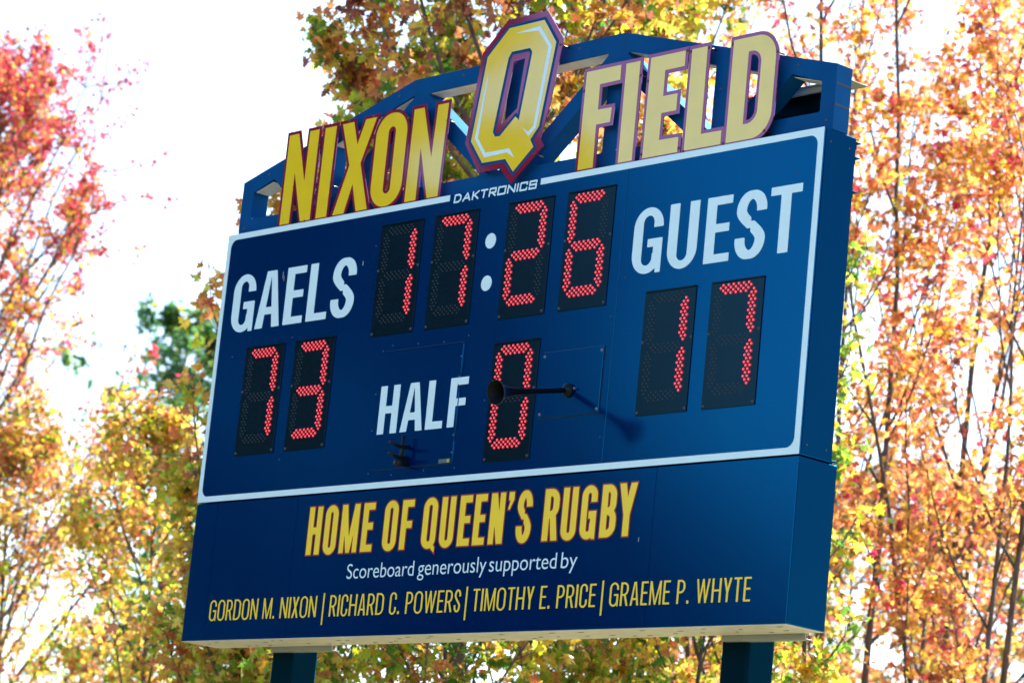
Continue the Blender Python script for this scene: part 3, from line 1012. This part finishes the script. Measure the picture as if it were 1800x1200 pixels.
# ================================================================== GROUND
def ground_mat():
    m, t, b = new_mat('grass')
    tc = t.nodes.new("ShaderNodeTexCoord")
    n = t.nodes.new("ShaderNodeTexNoise")
    n.inputs["Scale"].default_value = 0.8
    n.inputs["Detail"].default_value = 10
    t.links.new(tc.outputs["Object"], n.inputs["Vector"])
    cr = t.nodes.new("ShaderNodeValToRGB")
    cr.color_ramp.elements[0].position = 0.35
    cr.color_ramp.elements[0].color = (0.13, 0.13, 0.05, 1)
    cr.color_ramp.elements[1].position = 0.7
    cr.color_ramp.elements[1].color = (0.26, 0.23, 0.12, 1)
    t.links.new(n.outputs["Fac"], cr.inputs["Fac"])
    t.links.new(cr.outputs["Color"], b.inputs["Base Color"])
    b.inputs["Roughness"].default_value = 0.9
    bu = t.nodes.new("ShaderNodeBump")
    n2 = t.nodes.new("ShaderNodeTexNoise")
    n2.inputs["Scale"].default_value = 30
    t.links.new(tc.outputs["Object"], n2.inputs["Vector"])
    bu.inputs["Strength"].default_value = 0.5
    t.links.new(n2.outputs["Fac"], bu.inputs["Height"])
    t.links.new(bu.outputs["Normal"], b.inputs["Normal"])
    return m
me = bpy.data.meshes.new('grass_ground')
S = 900
me.from_pydata([(-S, -S, 0), (S, -S, 0), (S, S, 0), (-S, S, 0)], [], [(0, 1, 2, 3)])
me.materials.append(ground_mat())
g = bpy.data.objects.new('grass_ground', me)
COL.objects.link(g)
tag(g, 'mown grass field under and around the scoreboard', 'ground', kind='structure')

# ================================================================== TREES
# maple leaf outline (x across, y from stalk to tip), centre of the fan at (0, .42)
LEAF = np.array([(0, 0), (.17, .05), (.46, .05), (.28, .20), (.64, .50), (.40, .47), (.17, .47), (.30, .70), (.14, .74), (0, 1.0),
                 (-.14, .74), (-.30, .70), (-.17, .47), (-.40, .47), (-.64, .50), (-.28, .20), (-.46, .05), (-.17, .05)], float)
LEAF[:, 0] *= .92

def lin(c):
    c = np.asarray(c, float) / 255.0
    return np.where(c <= .04045, c / 12.92, ((c + .055) / 1.055) ** 2.4)

PAL = {
 'red': [(225, 82, 100), (210, 68, 92), (232, 100, 98), (195, 72, 100)],
 'orange': [(245, 160, 95), (248, 180, 105), (240, 135, 85), (235, 155, 105)],
 'gold': [(250, 210, 75), (248, 195, 75), (245, 220, 100), (240, 185, 85)],
 'lime': [(205, 215, 60), (175, 205, 60), (220, 222, 85)],
 'green': [(115, 165, 65), (90, 140, 55), (135, 170, 70)],
 'dark': [(85, 140, 105), (70, 125, 95), (105, 150, 95)],
 'brown': [(178, 112, 78), (160, 92, 85), (190, 132, 85), (150, 95, 95)],
}
def palette(mix):
    cols, wts = [], []
    for k, wgt in mix.items():
        for c in PAL[k]:
            cols.append(lin(c)); wts.append(wgt / len(PAL[k]))
    wts = np.array(wts)
    return np.array(cols), wts / wts.sum()

def tube_rings(V, F, pts, rads, sides):
    base = len(V)
    n = len(pts)
    pu = None
    for i in range(n):
        p = pts[i]
        d = pts[min(i + 1, n - 1)] - pts[max(i - 1, 0)]
        d = d / (np.linalg.norm(d) + 1e-9)
        if pu is None:
            u = np.cross(d, (0.31, .77, .2)); 
        else:
            u = pu - d * pu.dot(d)
        u /= np.linalg.norm(u) + 1e-9
        pu = u
        w = np.cross(d, u)
        for j in range(sides):
            a = 2 * math.pi * j / sides
            V.append(p + (u * math.cos(a) + w * math.sin(a)) * rads[i])
    for i in range(n - 1):
        for j in range(sides):
            F.append((base + i * sides + j, base + i * sides + (j + 1) % sides, base + (i + 1) * sides + (j + 1) % sides, base + (i + 1) * sides + j))

def branch_path(rng, p, d, length, n, up, wob):
    pts = [p]
    d = d / np.linalg.norm(d)
    for i in range(n):
        d = d + rng.normal(0, wob, 3) + np.array((0, 0, up))
        d /= np.linalg.norm(d)
        pts.append(pts[-1] + d * length / n)
    return pts

def make_tree(name, label, cat, base, height, crown_r, h0, mix, seed, n_leaves, leaf=.13, trunk_r=.12, limbs=26, tip_mix=None, shape='oval', up=.10, group=None, stems=1, spread=.28, simple=False, limb_ang=(35, 65), wob=.025, clump=.95, twig=1.0):
    """tree > trunk (stem, limbs, twigs), crown (single leaves set along the twigs)"""
    rng = np.random.default_rng(seed)
    root = tag(empty(name, base), label, cat, group)
    V, F = [], []
    anchors, adirs, aw = [], [], []
    for s in range(stems):
        off = np.zeros(3) if stems == 1 else np.array((rng.normal(0, .25), rng.normal(0, .25), 0))
        lean = np.array((rng.normal(0, .03), rng.normal(0, .03), 1.0)) if stems == 1 else np.array((off[0] * .25, off[1] * .25, 1.0))
        hh = height * (1 if s == 0 else rng.uniform(.8, .97))
        N = 16
        pts = [off.copy()]
        d = lean / np.linalg.norm(lean)
        for i in range(N):
            d = d + np.array((rng.normal(0, wob), rng.normal(0, wob), 0)); d /= np.linalg.norm(d)
            pts.append(pts[-1] + d * hh / N)
        tr = trunk_r * (1 if s == 0 else .8)
        rad = [tr * (1.25 if i == 0 else 1) * (1 - .93 * (i / N) ** 1.05) + .006 for i in range(N + 1)]
        tube_rings(V, F, pts, rad, 9)
        P = np.array(pts)
        for i in range(limbs // stems):
            f = (i + rng.uniform(0, 1)) / (limbs // stems)
            z = h0 * .9 + (hh * .97 - h0 * .9) * f
            k = min(z / hh * N, N - .01)
            ki = int(k)
            p = P[ki] + (P[ki + 1] - P[ki]) * (k - ki)
            if shape == 'oval': prof = math.sin(math.pi * min(1, .18 + .80 * f)) ** .7
            elif shape == 'cone': prof = (1 - f) ** .85 * .95 + .12
            else: prof = .75 + .25 * math.sin(math.pi * f)
            L = crown_r * prof * rng.uniform(.8, 1.12) 
            az = i * 2.39996 + rng.uniform(-.5, .5)
            el = R(rng.uniform(*limb_ang) * (.7 + .5 * f))
            L = L / max(.45, math.cos(el))  if el < 1.1 else L * 1.6
            L = min(L, (hh * 1.04 - z) / max(.2, math.sin(el)) + .4)
            dd = np.array((math.cos(az) * math.cos(el), math.sin(az) * math.cos(el), math.sin(el)))
            bp = branch_path(rng, p, dd, L, 7, up, .09)
            r0 = min(rad[ki] * .55, .012 + .018 * L)
            tube_rings(V, F, bp, [r0 * (1 - .85 * t / 7) + .003 for t in range(8)], 5)
            for t in range(2, 8):
                nsub = 2 if t < 6 else 3
                for q_ in range(nsub):
                    a2 = rng.normal(0, 1, 3); a2 /= np.linalg.norm(a2)
                    b0 = bp[t] - bp[t - 1]; b0 /= np.linalg.norm(b0)
                    d2 = b0 * .7 + a2 * .8 + np.array((0, 0, .12))
                    l2 = L * rng.uniform(.16, .36) * (1.15 - .08 * t)
                    sp_ = branch_path(rng, bp[t], d2, l2, 4, .06, .16)
                    tube_rings(V, F, sp_, [twig * q for q in (.007, .006, .005, .004, .0025)], 3)
                    for u in range(1, 5):
                        anchors.append(sp_[u]); adirs.append(sp_[u] - sp_[u - 1]); aw.append(.5 + .4 * u)
    me = bpy.data.meshes.new('trunk')
    me.from_pydata([tuple(v) for v in V], [], F)
    me.shade_smooth()
    me.materials.append(M['bark'])
    tk = bpy.data.objects.new('trunk', me)
    COL.objects.link(tk); tk.parent = root
    A = np.array(anchors); D = np.array(adirs); D /= np.linalg.norm(D, axis=1)[:, None]
    aw = np.array(aw) * np.exp(rng.normal(0, clump, len(aw)))
    idx = rng.choice(len(A), n_leaves, p=aw / aw.sum())
    pos = A[idx] + rng.normal(0, spread * .35, (n_leaves, 3)) 
    # leaf frames: tip points out and down, blade roughly level but strongly varied
    out = D[idx] * .5 + rng.normal(0, .6, (n_leaves, 3)) + np.array((0, 0, -.45))
    out /= np.linalg.norm(out, axis=1)[:, None]
    nr = rng.normal(0, .65, (n_leaves, 3)) + np.array((0, 0, .55))
    nr -= out * np.sum(nr * out, axis=1)[:, None]
    nr /= np.linalg.norm(nr, axis=1)[:, None] + 1e-9
    sd = np.cross(out, nr)
    size = leaf * np.clip(rng.normal(1, .22, n_leaves), .5, 1.5)
    T = LEAF if not simple else LEAF[[0, 2, 3, 4, 6, 9, 12, 14, 15, 16]]
    nv = len(T) + 1
    tx = np.concatenate([[0], T[:, 0]]); ty = np.concatenate([[.40], T[:, 1]])
    tz = np.concatenate([[.05], -.30 * T[:, 0] ** 2 - .06 * T[:, 1]])
    curl = rng.uniform(.2, 2.2, n_leaves)
    VV = (pos[:, None, :] + size[:, None, None] * (tx[None, :, None] * sd[:, None, :] + ty[None, :, None] * out[:, None, :] + (tz[None, :] * curl[:, None])[:, :, None] * nr[:, None, :]))
    VV = VV.reshape(-1, 3)
    nt_ = len(T)
    tri = np.array([(0, 1 + j, 1 + (j + 1) % nt_) for j in range(nt_)])
    FF = (tri[None] + (np.arange(n_leaves) * nv)[:, None, None]).reshape(-1, 3)
    me = bpy.data.meshes.new('crown')
    me.vertices.add(len(VV)); me.vertices.foreach_set('co', VV.astype(np.float32).ravel())
    me.loops.add(FF.size); me.loops.foreach_set('vertex_index', FF.astype(np.int32).ravel())
    me.polygons.add(len(FF)); me.polygons.foreach_set('loop_start', (np.arange(len(FF)) * 3).astype(np.int32)); me.polygons.foreach_set('loop_total', np.full(len(FF), 3, np.int32))
    me.update()
    cols, wts = palette(mix)
    # neighbouring leaves on one spray share a tint family: pick per anchor, then vary per leaf
    fam = rng.choice(len(cols), len(A), p=wts)
    own = rng.choice(len(cols), n_leaves, p=wts)
    ci = np.where(rng.uniform(0, 1, n_leaves) < .6, fam[idx], own)
    c = cols[ci]
    if tip_mix:
        tc_, tw = palette(tip_mix)
        ax_d = np.hypot(pos[:, 0], pos[:, 1]) / crown_r * .6 + (pos[:, 2] / height) ** 2 * .75
        sel = rng.uniform(0, 1, n_leaves) < np.clip((ax_d - .45) * 1.7, 0, .92)
        c = np.where(sel[:, None], tc_[rng.choice(len(tc_), n_leaves, p=tw)], c)
    c = c * rng.uniform(.70, 1.15, (n_leaves, 1))
    at = me.attributes.new('leaf_tint', 'FLOAT_COLOR', 'POINT')
    rgba = np.ones((len(VV), 4), np.float32)
    rgba[:, :3] = np.repeat(c, nv, axis=0)
    at.data.foreach_set('color', rgba.ravel())
    me.materials.append(M['leaf'])
    cr = bpy.data.objects.new('crown', me)
    COL.objects.link(cr); cr.parent = root
    return root

CAMXY = np.array((17.1231, -12.4977))
def at(px, d):
    """ground point seen in direction of picture column px (1800 px wide, mid height) at distance d"""
    f = 110.22 / 36 * 1800
    v = RW.transposed() @ Vector(((px - 900) / f, 0.0, 1.0))
    h = np.array((v.x, v.y)); h /= np.linalg.norm(h)
    p = CAMXY + h * d
    return (float(p[0]), float(p[1]), 0.0)

MAPLES = 'autumn maples behind the scoreboard'
make_tree('maple_tree', 'tall red-tipped maple with orange and yellow inner leaves at the left edge of the photo', 'tree', at(-150, 52), 16.0, 5.7, 3.5, {'orange': 4, 'gold': 5, 'brown': 2, 'lime': 1}, 21, 28000, .088, .14, 52, tip_mix={'red': 8, 'orange': 2}, shape='cone', group=MAPLES, clump=.30, twig=2.0, spread=.20)
make_tree('maple_tree', 'low yellow-brown maple under the red-tipped maple, left of the scoreboard', 'tree', at(110, 45), 8.5, 2.2, 2.0, {'gold': 4, 'orange': 3, 'brown': 3, 'lime': 2, 'green': 1}, 22, 14000, .075, .06, 34, group=MAPLES)
make_tree('maple_tree', 'golden young maple touching the lower left edge of the scoreboard', 'tree', at(345, 38), 8.1, 1.35, 2.0, {'gold': 5, 'orange': 2, 'brown': 2, 'lime': 4, 'green': 1}, 23, 9500, .078, .06, 28, group=MAPLES)
make_tree('broadleaf_tree', 'blurred blue-green tree far behind, beside the left edge of the scoreboard', 'tree', at(338, 72), 16.4, 2.6, 5, {'dark': 5, 'green': 3, 'lime': 1}, 24, 6500, .17, .14, 24, group='distant green trees')
make_tree('maple_tree', 'yellow maple peeping past the upper left corner of the scoreboard', 'tree', at(465, 29.5), 9.2, 1.15, 3.0, {'gold': 6, 'orange': 3, 'lime': 2}, 25, 3000, .12, .05, 20, group=MAPLES)
make_tree('maple_tree', 'maroon and yellow-green maple rising behind the middle of the truss', 'tree', at(890, 28.5), 15.0, 2.2, 6.3, {'brown': 5, 'gold': 5, 'green': 2, 'lime': 3, 'orange': 3}, 26, 21000, .115, .08, 44, group=MAPLES)
make_tree('maple_tree', 'lime and gold maple seen through the truss right of the tall emblem letter', 'tree', at(1120, 33), 14.0, 1.8, 2.5, {'lime': 5, 'gold': 4, 'green': 3, 'orange': 1}, 27, 12000, .105, .08, 34, group=MAPLES)
make_tree('maple_tree', 'bronze and gold maple filling the truss gap between the last letter N and the emblem', 'tree', at(772, 32), 11.2, 1.5, 6.3, {'brown': 3, 'gold': 4, 'green': 3, 'lime': 3}, 28, 7500, .11, .07, 28, group=MAPLES)
RS = [(1270, 34, 15.5, 1.7, {'orange': 3, 'gold': 5, 'red': 1, 'lime': 4}, 'orange and gold maple behind the right half of the truss', 31, 7200),
      (1420, 39, 17.0, 1.8, {'orange': 6, 'gold': 3, 'red': 1, 'brown': 2}, 'slim orange maple rising over the right end of the truss', 32, 6800),
      (1545, 35, 16.0, 1.5, {'orange': 5, 'gold': 4, 'lime': 2, 'brown': 2}, 'orange and gold maple with dark forked trunk just right of the scoreboard', 33, 5600),
      (1650, 37, 16.5, 1.7, {'orange': 6, 'red': 1, 'gold': 3, 'brown': 2}, 'orange maple with bare sky between its branches, second from the right edge', 34, 6600),
      (1770, 33, 12.6, 1.6, {'orange': 6, 'red': 1, 'gold': 4, 'brown': 2}, 'bright orange maple at the right edge of the photo', 35, 6800)]
for px, d, h, r, mix, lab, sd, n in RS:
    make_tree('maple_tree', lab, 'tree', at(px, d), h, r, 2.5, mix, sd, int(n * 1.3), .088, .05, 33, tip_mix={'red': 1, 'orange': 6, 'gold': 3}, shape='even', up=.14, group=MAPLES, stems=3, limb_ang=(38, 68), wob=.05)
make_tree('maple_sapling', 'slender yellow-green sapling hugging the right side of the scoreboard', 'sapling', at(1505, 27), 8.4, .60, 2.0, {'lime': 5, 'green': 4, 'gold': 2}, 41, 1000, .10, .03, 20, shape='even', group='saplings by the scoreboard')
for px, d, h, r, lab, sd in ((505, 29, 5.9, 1.3, 'low lime tree beside the left support post', 45), (865, 26.5, 5.9, 1.4, 'low yellow tree visible under the sponsor panel left of its middle', 46), (640, 30, 6.3, 1.5, 'low yellow-green tree visible under the left half of the sponsor panel', 42), (1010, 31, 6.2, 1.6, 'low lime and gold tree visible under the middle of the sponsor panel', 43), (1210, 28, 5.9, 1.3, 'low green and gold tree beside the right support post', 44)):
    make_tree('young_maple', lab, 'tree', at(px, d), h, r, 1.2, {'lime': 6, 'gold': 5, 'green': 3, 'orange': 1}, sd, 7500, .095, .04, 26, group='young maples under the scoreboard')
for px, d, h, r, lab, sd in ((1330, 60, 13, 2.8, 'distant brown and green tree behind the right support post', 51), (1520, 66, 13, 3.0, 'distant orange-brown tree behind the forked maple', 52), (1700, 58, 11, 2.8, 'distant orange tree low behind the right-hand maples', 53), (1860, 64, 12, 3.0, 'distant orange and green tree beyond the lower right corner', 54)):
    make_tree('distant_maple', lab, 'tree', at(px, d), h, r, 2.0, {'orange': 4, 'brown': 4, 'gold': 3, 'green': 4}, sd, 9000, .12, .12, 30, group='distant trees on the right', simple=True)

# evergreens across the field: the camera sees them only as dark shapes mirrored in the glossy panel
PAL['fir'] = [(20, 30, 26), (16, 28, 24), (24, 34, 26)]
for x, y, h, r, lab, sd in ((-37, -23, 22, 5.0, 'broad dark evergreen across the field, mirrored in the left end of the glossy panel', 61), (-28.3, -22, 21, 4.6, 'tallest dark evergreen across the field, mirrored in the gold letters left of the emblem', 62),
                            (-22.5, -22, 15.6, 2.2, 'pointed dark evergreen across the field, mirrored in the lower half of the emblem', 66),
                            (-20.4, -22, 12.6, 1.5, 'medium dark evergreen across the field, mirrored below the clock', 63), (-16.9, -22, 9.4, 1.9, 'small dark evergreen across the field, mirrored in the sponsor panel', 64), (-13.2, -23, 7.8, 2.0, 'lowest dark evergreen across the field, mirrored at the right end of the sponsor panel', 65)):
    make_tree('evergreen_tree', lab, 'tree', (x, y, 0), h, r, 1.0, {'fir': 1}, sd, int(1500 * h), .42, .2, 44, shape='even', group='evergreens across the field', simple=True, limb_ang=(5, 30))
